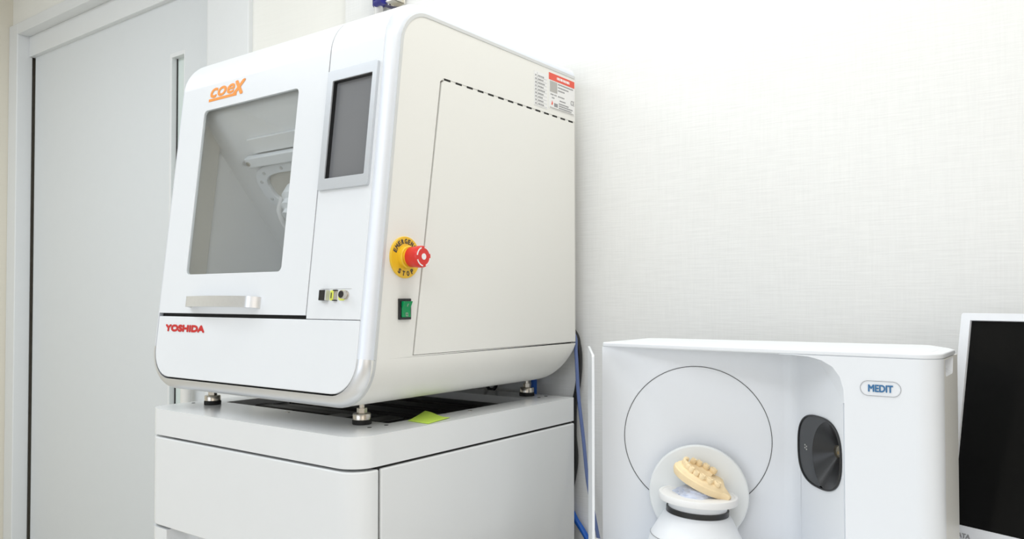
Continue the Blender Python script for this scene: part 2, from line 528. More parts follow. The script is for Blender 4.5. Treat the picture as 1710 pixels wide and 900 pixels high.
grip = arc + arcR + [(nx1, 1.06), (nx0, 1.06)]
obj('grip_recess', B().plate(fr, grip, -.60, -.5360), M_CAB, cab)
obj('drawer_front', B().plate(fr, fp, -1.38, -.975), M_CAB, cab, bevel=.004)
obj('side_panel', B().box(CX1 - .02, CX1, 1.0655, CY1 - .002, FLOOR + .03, -.3245), M_CAB, cab, bevel=.004)
obj('side_panel', B().box(CX0, CX0 + .02, 1.0655, CY1 - .002, FLOOR + .03, -.3245), M_CAB, cab, bevel=.004)
obj('back_panel', B().box(CX0 + .02, CX1 - .02, CY1 - .02, CY1 - .002, FLOOR + .03, -.3245), M_CAB, cab)
obj('plinth', B().box(CX0 + .02, CX1 - .02, 1.03, CY1 - .02, FLOOR, FLOOR + .06), M_GAP, cab)

# ================================================================== milling machine
X0, X1, YREAR = -1.860, -1.104, 1.764
SL = 0.113                                     # lean of the front, dY per dZ
LA = math.atan(SL)
def yf(z): return 1.0365 + SL * z
CC, RO = Vector((1.1945, .507)), .10           # rounding from front to roof (Y, Z) and its radius
NV = Vector((-math.cos(LA), math.sin(LA)))
def profile(z0, y1, off=0.0, n=12):
    """front surface seen from the side: up the leaning front, over the rounding, back along the roof to y1; off = inwards"""
    pts = []
    for k in range(7):
        z = z0 + (CC.y + RO * NV.y - z0) * k / 6
        p = Vector((yf(z), z)) - NV * off
        pts.append(p)
    a0, a1 = math.pi - LA, math.pi / 2
    for k in range(1, n + 1):
        a = a0 + (a1 - a0) * k / n
        pts.append(CC + Vector((math.cos(a), math.sin(a))) * (RO - off))
    zt = CC.y + RO - off
    for k in range(1, 4):
        pts.append(Vector((CC.x + (y1 - CC.x) * k / 3, zt)))
    return pts
ZROOF = CC.y + RO
mill = thing('milling_machine', 'white dental milling machine with a glazed front door and touchscreen', 'milling machine', (-1.482, 1.40, CZ))
FRONT = frame((0, yf(0), 0), (1, 0, 0), (0, SL, 1))   # u = X, v = length up the leaning front; normal to the viewer
CSL = math.sqrt(1 + SL * SL)
def fz(z): return z * CSL
BR = .022
PX0, PX1 = X0 + BR, X1 - BR                    # front panels between the bands

# --- lower tub, rounded along its bottom edges and at its rear
def tub_section(y, ins):
    """U section at depth y, bottom rounding .09, drawn in by ins at the rear curve"""
    r = .09
    pts = []
    zt, zb = -.1165, -.212
    zb2 = zb + ins
    rr = min(r, zt - zb2)
    pts.append((X0, y, zt))
    for k in range(13):
        a = math.pi + math.pi / 2 * k / 12
        pts.append((X0 + r + r * math.cos(a), y, zb2 + rr + rr * math.sin(a)))
    for k in range(13):
        a = 1.5 * math.pi + math.pi / 2 * k / 12
        pts.append((X1 - r + r * math.cos(a), y, zb2 + rr + rr * math.sin(a)))
    pts.append((X1, y, zt))
    return pts
rows = []
for y in (1.040, 1.15, 1.4, 1.674):
    rows.append(tub_section(y, 0))
for k in range(1, 11):
    a = math.pi / 2 * k / 10
    rows.append(tub_section(1.674 + .09 * math.sin(a), .068 * (1 - math.cos(a)) ** 1.5))
b = B().rows(rows)
b.f.append(tuple(range(len(rows[0]))))
n0 = (len(rows) - 1) * len(rows[0])
b.f.append(tuple(n0 + i for i in range(len(rows[0]))))
last = len(rows[0]) - 1
obj('lower_tub', b, M_SIDE, mill, angle=50)

# --- upper side walls
def side_outline(off, zb, yr):
    pts = [(p.x, p.y) for p in profile(zb, yr, off)]
    return pts + [(yr, zb)]
SIDEF = frame((X1, 0, 0), (0, 1, 0), (0, 0, 1))        # u = Y, v = Z, normal = +X
SIDEL = frame((X0, 0, 0), (0, 1, 0), (0, 0, 1))
gp = [(1.1545, -.1125), (YREAR - .004, -.1125), (YREAR - .004, .4605), (1.2455, .4605), (1.2375, .4535)]
gp_out = [(1.1508, -.1135), (YREAR - .001, -.1135), (YREAR - .001, .4650), (1.2440, .4650), (1.2330, .4560)]
sp = obj('side_panel', B().plate(SIDEF, side_outline(.028, -.1135, YREAR), -.012, 0, [gp_out]), M_SIDE, mill)
obj('side_panel', B().plate(SIDEL, side_outline(.028, -.1135, YREAR), 0, .012), M_SIDE, mill)
obj('panel_gap', B().plate(SIDEF, [(1.14, -.112), (1.755, -.112), (1.755, .4595), (1.23, .4595)], -.022, -.0122), M_GAP, sp)
obj('seam_gap', B().box(X0 + .012, X1 - .008, 1.07, YREAR - .01, -.125, -.105), M_GAP, mill)
svp = obj('service_panel', B().plate(SIDEF, gp, -.010, .0006), M_SIDE, mill)
# hanging slots along the upper edge of the service panel
obj('slot_strip', B().fbox(SIDEF, 1.240, YREAR - .002, .4606, .4648, -.010, -.001), M_SIDE, svp)
for k in range(14):
    y = 1.246 + k * .0375
    if y + .018 < YREAR:
        obj('slot', B().fbox(SIDEF, y, min(y + .019, YREAR - .003), .4605, .4650, -.006, .0007), M_GAP, svp)
obj('rear_panel', B().box(X0 + .002, X1 - .002, YREAR - .01, YREAR - .001, -.1135, ZROOF - .03), M_SIDE, mill)

# --- grey strip and silver band that wrap the front and the roof edges
def sweep(b, path, rr, th0, th1, n=8, thick=.010):
    """path items: (centre point, front normal, side normal); quarter round of radius rr from front to side"""
    outer, inner = [], []
    for c, nf, ns in path:
        ro, ri = [], []
        for k in range(n + 1):
            t = th0 + (th1 - th0) * k / n
            d = nf * math.cos(t) + ns * math.sin(t)
            ro.append(c + d * rr)
            ri.append(c + d * (rr - thick))
        outer.append(ro)
        inner.append(ri)
    return b.solid_rows(outer, inner)
NF = Vector((0, NV.x, NV.y))
def edge_path(sign, zb, y1):
    xs = (X1 - BR) if sign > 0 else (X0 + BR)
    ns = Vector((sign, 0, 0))
    out = []
    pr = profile(zb, y1, BR)
    a0 = math.pi - LA
    for i, p in enumerate(pr):
        if i < 7:
            nf = NF
        elif i < 7 + 12:
            a = a0 + (math.pi / 2 - a0) * (i - 6) / 12
            nf = Vector((0, math.cos(a), math.sin(a)))
        else:
            nf = Vector((0, 0, 1))
        out.append((Vector((xs, p.x, p.y)), nf, ns))
    return out
for sgn in (1, -1):
    obj('edge_band', sweep(B(), edge_path(sgn, -.1145, YREAR - .002), BR, 0, math.pi / 2), M_BAND, mill, angle=60)
# grey inlay between band and side panel
for sgn, FRM in ((1, SIDEF), (-1, SIDEL)):
    po = [(p.x, p.y) for p in profile(-.1135, YREAR - .002, .0215)]
    pi_ = [(p.x, p.y) for p in profile(-.1135, YREAR - .002, .0285)]
    n0, n1 = (-.008, .0012) if sgn > 0 else (-.0012, .008)
    fo = [[FRM(p[0], p[1], n1) for p in po], [FRM(p[0], p[1], n1) for p in pi_]]
    ba = [[FRM(p[0], p[1], n0) for p in po], [FRM(p[0], p[1], n0) for p in pi_]]
    obj('edge_strip', B().solid_rows(fo, ba), M_STRIP, mill)
# lower U-shaped band around the bottom of the front
def lower_path():
    out = []
    zb, r = -.212, .09
    rc = r - BR
    cxr, cxl, cz = X1 - r, X0 + r, zb + r
    def pt(x, z, ns):
        y = yf(z) + BR * math.cos(LA)
        out.append((Vector((x, y, z)), NF, ns))
    pt(X1 - BR, -.1165, Vector((1, 0, 0)))
    for k in range(13):
        a = -math.pi / 2 * k / 12
        d = Vector((math.cos(a), 0, math.sin(a)))
        pt(cxr + rc * d.x, cz + rc * d.z, d)
    for k in range(1, 6):
        pt(cxr + (cxl - cxr) * k / 6, zb + BR, Vector((0, 0, -1)))
    for k in range(13):
        a = -math.pi / 2 - math.pi / 2 * k / 12
        d = Vector((math.cos(a), 0, math.sin(a)))
        pt(cxl + rc * d.x, cz + rc * d.z, d)
    pt(X0 + BR, -.1165, Vector((-1, 0, 0)))
    return out
obj('lower_band', sweep(B(), lower_path(), BR, 0, math.pi / 2), M_BANDL, mill, angle=60)
LPATH = lower_path()
# grey inlay of the lower band, lying on the tub
fo = [[c + ns * (BR + .0008) + Vector((0, t, 0)) for t in (0, .007)] for c, nf, ns in LPATH]
ba = [[c + ns * (BR - .006) + Vector((0, t, 0)) for t in (0, .007)] for c, nf, ns in LPATH]
obj('edge_strip', B().solid_rows(fo, ba), M_STRIP, mill)

# --- lower front panel
lowp = obj('lower_panel', B().plate(FRONT, rrect(PX0 + .002, PX1 - .0005, fz(-.1840), fz(-.0415), (.066, .066, .002, .002), 8), -.012, .001), M_WHITE, mill, bevel=.002)
obj('panel_seal', B().plate(FRONT, rrect(PX0 - .004, PX1 + .004, fz(-.1905), fz(-.03), (.066, .066, 0, 0), 8), -.018, -.0122), M_GAP, lowp)
obj('brand_lettering', put_text(B(), frame(FRONT(0, 0, .0012), (1, 0, 0), (0, SL, 1)), 'YOSHIDA', -1.8015, fz(-.0775), .0172, .1640, bold=.10), M_REDP, lowp)
# --- front door with a window, curved over the top
DX0, DX1 = PX0, -1.2875
zt_flat = CC.y + RO * NV.y
wz0, wz1, wx0, wx1 = .0575, .4560, -1.7395, -1.3805
door = None
b = B().plate(FRONT, [(DX0, fz(-.0335)), (DX1, fz(-.0335)), (DX1, fz(zt_flat)), (DX0, fz(zt_flat))], -.0055, .001, [rrect(wx0, wx1, fz(wz0), fz(wz1), .012, 5)])
def curved(b, xa, xb, yend):
    pr_o = profile(-.03, yend, -.001)[6:]
    pr_i = profile(-.03, yend, .012)[6:]
    g = Vector((0, 2e-6, 1.5e-5))
    fo = [[Vector((xa, p.x, p.y)) + g, Vector((xb, p.x, p.y)) + g] for p in pr_o]
    ba = [[Vector((xa, p.x, p.y)) + g, Vector((xb, p.x, p.y)) + g] for p in pr_i]
    return b.solid_rows(fo, ba)
curved(b, DX0, DX1, 1.32)
door = obj('front_door', b, M_WHITE, mill)
obj('window_pane', B().plate(FRONT, rrect(wx0 + .0002, wx1 - .0002, fz(wz0) + .0002, fz(wz1) - .0002, .012, 5), -.0045, -.0008), M_GLASS, door)
# bow handle
hx0, hx1, hz = -1.7065, -1.4385, -.0085
fo, ba = [], []
nn = 28
for k in range(nn + 1):
    t = k / nn
    x = hx0 + (hx1 - hx0) * t
    e = min(t, 1 - t) * 2
    d = .0005 + .022 * math.sin(min(1, e / .12) * math.pi / 2) + .010 * math.sin(math.pi * t)
    fo.append([FRONT(x, fz(hz) - .0120, d), FRONT(x, fz(hz) + .0120, d)])
    ba.append([FRONT(x, fz(hz) - .0120, d - .007), FRONT(x, fz(hz) + .0120, d - .007)])
b = B().solid_rows(fo, ba)
obj('door_handle', b, M_ALU, door)
b = B()
FT = frame(FRONT(0, 0, .0012), (1, 0, 0), (0, SL, 1))
put_text(b, FT, 'coe', -1.7200, fz(.4848), .0345, .0985, bold=.035, shear=.22)
put_text(b, FT, 'X', -1.6300, fz(.4765), .0365, .0490, bold=.07, shear=.22)
b.fbox(FT, -1.7245, -1.612, fz(.4760), fz(.4826), 0, .0006)
obj('logo_lettering', b, M_ORANGE, door)
# --- control column
KX0, KX1 = -1.2840, PX1
b = B().plate(FRONT, [(KX0, fz(-.0403)), (KX1, fz(-.0403)), (KX1, fz(zt_flat)), (KX0, fz(zt_flat))], -.012, .001, [rrect(-1.2660, -1.1425, fz(.2400), fz(.4510), 0)])
curved(b, KX0, KX1, 1.32)
colm = obj('control_column', b, M_WHITE, mill)
b = B().box(PX0 - .006, PX1 + .006, 1.3215, YREAR - .001, ZROOF - .012, ZROOF + .001)
obj('roof_panel', b, M_WHITE, mill)
# dark seam between door and column
pr = profile(-.05, 1.31, .006)
pr2 = profile(-.05, 1.31, .016)
obj('door_seal', B().solid_rows([[Vector((-1.294, p.x, p.y)), Vector((-1.278, p.x, p.y))] for p in pr2],
                                [[Vector((-1.294, p.x, p.y)), Vector((-1.278, p.x, p.y))] for p in [q + (r_ - q) * 1.4 for q, r_ in zip(pr, pr2)]]), M_GAP, mill)
# --- touchscreen
ts = obj('touchscreen', B().plate(FRONT, rrect(-1.2800, -1.1330, fz(.2200), fz(.4710), .004, 3), .001, .0075, [rrect(-1.2630, -1.1455, fz(.2430), fz(.4480), .002, 2)]), M_BEZEL, mill, bevel=.0018)
obj('screen_glass', B().fbox(FRONT, -1.2640, -1.1445, fz(.241), fz(.450), -.0070, -.0045), M_SCREEN, ts)
obj('screen_well', B().plate(FRONT, rrect(-1.2632, -1.1453, fz(.2428), fz(.4482), .002, 2), -.0044, .0040, [rrect(-1.2618, -1.1467, fz(.2442), fz(.4468), .002, 2)]), M_BLACK, ts)
# --- ports
pt_ = obj('port_strip', B().fbox(FRONT, -1.2470, -1.1570, fz(.0190), fz(.0200), .001, .0016), M_STRIP, mill)
obj('black_cover', B().fbox(FRONT, -1.2420, -1.2205, fz(-.0040), fz(.0166), .001, .010), M_BLACK, pt_, bevel=.001)
obj('cover_edge', B().fbox(FRONT, -1.2225, -1.2195, fz(-.0040), fz(.0166), .0012, .0106), M_STRIP, pt_)
obj('sticker', B().plate(FRONT, rrect(-1.2180, -1.2065, fz(-.0035), fz(.0165), .003, 3), .001, .0016), M_STICK, pt_)
obj('sticker_mark', B().fbox(FRONT, -1.2150, -1.2125, fz(.001), fz(.012), .0016, .0021), M_INK, pt_)
obj('usb_socket', B().plate(FRONT, rrect(-1.2045, -1.1965, fz(-.003), fz(.0155), 0), .001, .004, [rrect(-1.2028, -1.1985, fz(-.001), fz(.0135), 0)]), M_STEEL, pt_)
obj('socket_hole', B().fbox(FRONT, -1.2030, -1.1982, fz(-.0015), fz(.014), .001, .0014), M_LABEL, pt_)
obj('socket_cap', B().fbox(FRONT, -1.2055, -1.1955, fz(.0150), fz(.0170), .001, .006), M_BLACK, pt_)
obj('socket_cap', B().fbox(FRONT, -1.2055, -1.1955, fz(-.0045), fz(-.0027), .001, .006), M_BLACK, pt_)
obj('sticker', B().plate(FRONT, rrect(-1.1930, -1.1720, fz(-.0035), fz(.0165), .006, 4), .001, .0016), M_STICK, pt_)
c0 = FRONT(-1.1715, fz(.0070), .001)
obj('round_connector', B().lathe([(.0088, 0), (.0088, .003), (.0076, .0032), (.0076, .0075), (.0082, .0078), (.0082, .0130), (.0066, .0132)], c0, NF, 24), M_STEEL, pt_)
obj('connector_face', B().lathe([(.0068, .0128), (.0068, .0138)], c0, NF, 24), M_BLACK, pt_)
# --- emergency stop
EY, EZ = 1.1275, .0818
es = obj('emergency_stop', B().lathe([(.0415, 0), (.0415, .0028), (.0405, .0038), (.022, .0038)], (X1, EY, EZ), (1, 0, 0), 48), M_YEL, mill)
obj('collar', B().lathe([(.0225, .003), (.0225, .0125), (.0205, .014), (.0170, .014), (.0170, .022)], (X1, EY, EZ), (1, 0, 0), 36), M_YEL, es)
obj('push_button', B().lathe([(.0180, .018), (.0200, .020), (.0205, .028), (.0215, .040), (.0215, .048), (.0200, .0515), (.0002, .0525)], (X1, EY, EZ), (1, 0, 0), 40), M_RED, es)
b = B().lathe([(.0062, .0518), (.0062, .0530)], (X1, EY, EZ), (1, 0, 0), 24)
def arc_strip(b, fr_, r0, r1, a0, a1, n0, n1, n=16):
    outer = []
    for k in range(n + 1):
        a = math.radians(a0 + (a1 - a0) * k / n)
        outer.append((r1 * math.cos(a), r1 * math.sin(a)))
    for k in range(n, -1, -1):
        a = math.radians(a0 + (a1 - a0) * k / n)
        outer.append((r0 * math.cos(a), r0 * math.sin(a)))
    return b.plate(fr_, outer, n0, n1)
EF = frame((X1, EY, EZ), (0, 1, 0), (0, 0, 1))
for a0 in (20, 110, 200, 290):
    arc_strip(b, EF, .0168, .0192, a0, a0 + 62, .0510, .0525)
obj('button_marks', b, M_WPRINT, es)
def ring_text(word, mid, span, rad_, sgn, w_):
    b = B()
    for i, ch in enumerate(word):
        a = math.radians(mid - sgn * (span / 2 - i * span / (len(word) - 1)) * -1 if sgn < 0 else mid + span / 2 - i * span / (len(word) - 1))
        rad = Vector((0, math.cos(a), math.sin(a)))
        tan = Vector((0, math.sin(a), -math.cos(a))) * sgn
        ww = w_ * (1.15 if ch == 'M' else 1.0)
        f2 = frame(Vector((X1 + .0038, EY, EZ)) + rad * rad_ - tan * ww / 2, tan, rad * sgn)
        put_text(b, f2, ch, 0, 0, .0100, ww, bold=.045, ext=.0004)
    return b
obj('upper_lettering', ring_text('EMERGENCY', 90, 132, .0270, 1, .0068), M_INK, es)
obj('lower_lettering', ring_text('STOP', 270, 66, .0372, -1, .0070), M_INK, es)
# --- rocker switch
sw = obj('power_switch', B().plate(SIDEF, rrect(1.1097, 1.1424, -.0412, .0002, .001, 2), 0, .0045, [rrect(1.1150, 1.1385, -.0365, -.0050, .0005, 2)]), M_BLACK, mill, bevel=.0008)
rk = [(-.0365, .004), (-.0365, .0075), (-.0200, .0065), (-.0050, .0135), (-.0050, .004)]
b = B()
vs_ = [SIDEF(1.1152, z, n) for z, n in rk] + [SIDEF(1.1383, z, n) for z, n in rk]
k5 = len(rk)
b.add(vs_, [tuple(range(k5)), tuple(range(2 * k5 - 1, k5 - 1, -1))] + [(i, (i + 1) % k5, (i + 1) % k5 + k5, i + k5) for i in range(k5)])
obj('rocker', b, M_GREEN, sw, bevel=.0008)
SWF = frame(SIDEF(1.1268, -.0312, .0075), (0, 1, 0), (-.06, 0, 1))
b = B().plate(SWF, rrect(-.0028, .0028, -.0035, .0035, 0), 0, .0008, [rrect(-.0018, .0018, -.0025, .0025, 0)])
SWG = frame(SIDEF(1.1268, -.0125, .0101), (0, 1, 0), (.467, 0, 1))
b.fbox(SWG, -.0006, .0006, -.003, .003, 0, .0008)
obj('switch_marks', b, M_LGREY, sw)
# --- labels
lb = obj('spec_label', B().fbox(SIDEF, 1.5760, 1.6330, .4745, .5600, 0, .0008), M_LABEL, mill)
rnd = random.Random(3)
b = B()
for k in range(9):
    z = .5520 - k * .0087
    b.fbox(SIDEF, 1.5780, 1.6310, z - .0052, z - .0049, .0008, .0011)
b.fbox(SIDEF, 1.5890, 1.5893, .4765, .5580, .0008, .0011)
obj('table_lines', b, M_INKG, lb)
b = B()
for k in range(9):
    z = .5500 - k * .0087
    b.fbox(SIDEF, 1.5800, 1.5800 + rnd.uniform(.004, .007), z - .0012, z + .0016, .0008, .0012)
    y = 1.5925
    while y < 1.6050 + rnd.uniform(.004, .02):
        w_ = rnd.uniform(.002, .006)
        b.fbox(SIDEF, y, y + w_, z - .0014, z + .0018, .0008, .0012)
        y += w_ + .0016
obj('small_print', b, M_INKG, lb)
wl = obj('warning_label', B().fbox(SIDEF, 1.6400, 1.7600, .4800, .5700, 0, .0008), M_LABEL, mill)
obj('red_header', B().fbox(SIDEF, 1.6400, 1.7600, .5525, .5700, .0008, .0012), M_LRED, wl)
b = B()
y = 1.6760
for w_ in (.002, .006, .004, .007, .003, .006, .005, .007, .002):
    b.fbox(SIDEF, y, y + w_, .5580, .5645, .0012, .0015)
    y += w_ + .0022
obj('header_print', b, M_WPRINT, wl)
obj('grey_block', B().fbox(SIDEF, 1.6450, 1.6780, .5225, .5500, .0008, .0012), M_LGREY, wl)
b = B()
for (ya, yb_, z) in ((1.6820, 1.7520, .5470), (1.6820, 1.7300, .5390), (1.6820, 1.7120, .5310), (1.6480, 1.6620, .5160), (1.6650, 1.6740, .5160), (1.6820, 1.7100, .5160),
                     (1.6540, 1.6660, .5080), (1.6900, 1.7160, .5060), (1.6860, 1.7300, .4980), (1.6860, 1.7500, .4925), (1.6860, 1.7460, .4870)):
    y = ya
    while y < yb_:
        w_ = min(rnd.uniform(.003, .008), yb_ - y + .001)
        b.fbox(SIDEF, y, y + w_, z - .0013, z + .0017, .0008, .0012)
        y += w_ + .0014
b.fbox(SIDEF, 1.6640, 1.6800, .4870, .4960, .0008, .0012)
put_text(b, frame((X1 + .0008, 0, 0), (0, 1, 0), (0, 0, 1)), 'CE', 1.7420, .5060, .0120, .0165)
obj('small_print', b, M_INKG, wl)
b = B().plate(SIDEF, [(1.6510, .4900), (1.6570, .4900), (1.6580, .4950), (1.6545, .5010), (1.6530, .4960)], .0008, .0012)
obj('red_mark', b, M_LRED, wl)
obj('bar_code', B().fbox(SIDEF, 1.6450, 1.7560, .4815, .4838, .0008, .0012), M_LGREY, wl)
# --- chamber seen through the window
LX = -1.800
CWP = [(yf(-.04) + .022, -.04), (1.62, -.04), (1.62, .50), (yf(.50) + .022, .50)]
obj('chamber_wall', B().plate(frame((LX, 0, 0), (0, 1, 0), (0, 0, 1)), CWP, -.01, 0), M_CHAMB, mill)
b = B()
pa = [Vector((yf(z) + .030, z)) for z in (-.03, .50)]
pb = [Vector((yf(z) + .084, z)) for z in (-.03, .50)]
b.add([(LX + .012, pa[0].x - .012, pa[0].y), (LX + .012, pa[1].x - .012, pa[1].y), (LX + .012, pb[1].x, pb[1].y), (LX + .012, pb[0].x, pb[0].y),
       (LX - .004, pa[0].x - .012, pa[0].y), (LX - .004, pa[1].x - .012, pa[1].y), (LX - .004, pb[1].x, pb[1].y), (LX - .004, pb[0].x, pb[0].y)],
      [(0, 1, 2, 3), (7, 6, 5, 4), (0, 1, 5, 4), (1, 2, 6, 5), (2, 3, 7, 6), (3, 0, 4, 7)])
obj('chamber_frame', b, M_CHAMBW, mill, bevel=.004)
# leaning hood at the back of the chamber
def cov(z): return 1.1617 + (.385 - z) * .804
hood_o = []
for z in (-.03, .1, .2, .3, .37, .40, .425, .445, .46, .472):
    y = cov(z)
    if z > .385:
        y = 1.1617 - (z - .385) * .804 + (z - .385) ** 2 * 1.5
    hood_o.append((max(y, yf(z) + .03), z))
fo = [[Vector((LX, y, z)), Vector((-1.30, y, z))] for y, z in hood_o]
ba = [[Vector((LX, y + .012, z + .012)), Vector((-1.30, y + .012, z + .012))] for y, z in hood_o]
hood = obj('chamber_hood', B().solid_rows(fo, ba), M_CHAMB, mill, angle=60)
obj('chamber_wall', B().plate(frame((-1.30, 0, 0), (0, 1, 0), (0, 0, 1)), CWP, -.01, 0), M_CHAMB, mill)
obj('chamber_floor', B().box(LX, -1.30, 1.055, 1.60, -.042, -.03), M_CHAMB, mill)
HN = Vector((0, -1, -.804)).normalized()              # out of the hood towards the door
HF = frame((0, cov(.30), .30), (1, 0, 0), (0, -.804, 1))  # v up along the hood
HF = (lambda ff: (lambda u, v, w=0.0: ff(u, v, w)))(HF)
hv = lambda z: (z - .30) * math.sqrt(1 + .804 ** 2)
lbx = obj('lamp_bar', B().fbox(HF, -1.690, -1.33, hv(.3385), hv(.3600), .008, .026), M_WHITE, mill, bevel=.004)
b = B()
tip = [(-1.726, hv(.3440)), (-1.688, hv(.3385)), (-1.688, hv(.3580)), (-1.716, hv(.3500))]
obj('bar_bracket', b.plate(HF, tip, .004, .016), M_ALU, lbx)
obj('bar_backplate', B().fbox(HF, -1.66, -1.33, hv(.362), hv(.392), .0, .010), M_CHAMB, lbx, bevel=.002)
obj('bracket_screw', B().lathe([(.006, .026), (.006, .029), (.003, .030)], HF(-1.680, hv(.349), 0), HF(0, 0, 1) - HF(0, 0, 0), 14), M_STEEL, lbx)
# flange of the spindle
fl_out, fl_in = [], []
fcx, fcv = -1.590, hv(.283)
for k in range(40):
    a = 2 * math.pi * k / 40
    def se(rx, ry, p=3.0):
        c_, s_ = math.cos(a), math.sin(a)
        return (fcx + rx * math.copysign(abs(c_) ** (2 / p), c_), fcv + ry * math.copysign(abs(s_) ** (2 / p), s_))
    fl_out.append(se(.125, .068))
    fl_in.append(se(.088, .042))
flg = obj('spindle_flange', B().plate(HF, fl_out, 0, .012, [fl_in]), M_WHITE, mill, bevel=.003)
for k in range(10):
    a = 2 * math.pi * (k + .5) / 10
    p = (fcx + .106 * math.copysign(abs(math.cos(a)) ** .67, math.cos(a)), fcv + .055 * math.copysign(abs(math.sin(a)) ** .67, math.sin(a)))
    obj('flange_screw', B().lathe([(.0042, .012), (.0042, .0145), (.002, .015)], HF(p[0], p[1], 0), HN, 12), M_STRIP, flg)
obj('flange_seal', B().plate(HF, fl_in, -.004, .002), M_CHAMBW, flg)
sp0 = HF(-1.545, fcv, 0)
obj('spindle', B().lathe([(.034, -.01), (.034, .028), (.039, .034), (.039, .060), (.028, .070), (.028, .085), (.016, .092), (.016, .105)], sp0, Vector((0, -.55, -.83)), 28), M_WHITE, mill)
obj('coolant_tube', B().tube([HF(-1.655, hv(.262), .01), HF(-1.660, hv(.245), .035), HF(-1.664, hv(.225), .040), HF(-1.666, hv(.205), .040)], .008, 12), M_LABEL, mill)
# --- feet
for (x, y, ztop) in ((-1.751, 1.122, -.205), (-1.2265, 1.129, -.205), (-1.751, 1.7155, -.170), (-1.2265, 1.7155, -.165)):
    ft = obj('levelling_foot', B().lathe([(.0175, .009), (.0190, .010), (.0190, .020), (.0175, .0225), (.0120, .0235)], (x, y, CZ), n=28), M_STEEL, mill)
    obj('rubber_pad', B().lathe([(.0195, 0), (.0200, .002), (.0200, .008), (.0185, .0095)], (x, y, CZ), n=28), M_RUBBER, ft)
    obj('lock_nut', B().lathe([(.0105, .0235), (.0105, .0330)], (x, y, CZ), n=6), M_STEEL, ft, smooth=False)
    obj('threaded_stem', B().lathe([(.0058, .030), (.0058, ztop - CZ)], (x, y, CZ), n=16), M_STEEL, ft)
    obj('socket_boss', B().lathe([(.0115, .046), (.0115, ztop - CZ + .004)], (x, y, CZ), n=16), M_SIDE, ft)

# ================================================================== sticky note
P1, P2, P3, P4 = Vector((-1.175, 1.211, CZ)), Vector((-1.1125, 1.206, CZ)), Vector((-1.130, 1.294, CZ)), Vector((-1.2120, 1.304, CZ))
rows = []
for i in range(9):
    s_ = i / 8
    r = []
    for j in range(9):
        t = j / 8
        p = (P1 * (1 - t) + P2 * t) * (1 - s_) + (P4 * (1 - t) + P3 * t) * s_
        base = (1 - t) * s_
        p.z = CZ + .0008 + .007 * base ** 1.5 + .0012 * math.sin(7 * t) * s_
        r.append(p)
    rows.append(r)
up = Vector((0, 0, .0007))
tag(obj('sticky_note', B().solid_rows([[p + up for p in r] for r in rows], rows), M_LIME), 'lime green paper note lying on the cabinet top edge', 'note')

# ================================================================== desk
DZ = -.575
desk = thing('desk', 'white desk carrying the scanner and the monitor', 'desk', (.5, 1.0, FLOOR))
obj('desk_top', B().box(-.990, 2.1, .62, 1.655, DZ - .04, DZ), M_DESK, desk, bevel=.003)
for (x, y) in ((-.95, .68), (-.95, 1.60), (2.04, .68), (2.04, 1.60)):
    obj('leg', B().box(x - .025, x + .025, y - .025, y + .025, FLOOR, DZ - .04), M_DESK, desk, bevel=.003)

# ================================================================== upright panel beside the scanner
pa_, pb_ = Vector((-.7485, 1.2565)), Vector((-.9025, 1.497))
d_ = (pb_ - pa_).normalized()
n_ = Vector((d_.y, -d_.x)) * -1
PF = frame((pa_.x, pa_.y, 0), (d_.x, d_.y, 0), (0, 0, 1))
b = B().plate(PF, rrect(0, (pb_ - pa_).length, DZ, -.1045, (0, 0, .004, .004), 3), -.0022, .0022)
pan = obj('upright_panel', b, M_SCAN)
tag(pan, 'thin white upright panel standing edge-on left of the scanner', 'panel')

# ================================================================== desktop scanner
SA, SB, SC = Vector((-.7834, 1.35)), Vector((-.4492, 1.4716)), Vector((-.3335, 1.35))
SX0, SX1, SYF, SYB, STZ, SBZ = -.7834, -.1940, 1.35, 1.59, -.0855, -.470
scn = thing('dental_scanner', 'white desktop dental scanner with open front and black lens window', 'scanner', (-.48, 1.45, DZ))
fr = frame((0, 0, 0), (1, 0, 0), (0, 1, 0))
# top plate
top = [(SX0, SYF), (SX1 - .035, SYF)]
for k in range(9):
    a = -math.pi / 2 + math.pi / 2 * k / 8
    top.append((SX1 - .035 + .035 * math.cos(a), SYF + .035 + .035 * math.sin(a)))
top += [(SX1, 1.50), (SX1 - .012, 1.535), (SX1 - .05, 1.605), (-.26, 1.615), (SX0 + .03, 1.56), (SX0, 1.545)]
obj('top_plate', B().plate(fr, top, -.0945, STZ), M_SCAN, scn, bevel=.003)
# base plate
bs = [(SX0, SYF), (-.72, 1.28), (-.45, 1.24), (SX1 - .035, SYF - .01)] + top[2:]
obj('base', B().plate(fr, bs, DZ + .008, SBZ), M_SCAN, scn, bevel=.004)
for (x, y) in ((-.72, 1.36), (-.24, 1.40), (-.72, 1.52), (-.26, 1.55)):
    obj('rubber_foot', B().lathe([(.016, 0), (.016, .009)], (x, y, DZ), n=20), M_RUBBER, scn)
# diagonal back panel with its circular seam
dirb = (SB - SA).normalized()
BF = frame((SA.x, SA.y, 0), (dirb.x, dirb.y, 0), (0, 0, 1))
lenb = (SB - SA).length
bp_ = obj('back_panel', B().plate(BF, [(0, SBZ), (lenb - .02, SBZ), (lenb - .02, -.0945), (0, -.0945)], -.010, 0), M_SCAN, scn)
b = B()
arc_strip(b, frame(BF(.1794, -.2650, 0), (dirb.x, dirb.y, 0), (0, 0, 1)), .1354, .1366, 0, 359.9, -.001, .0008, 96)
obj('circle_seam', b, M_INK, bp_)
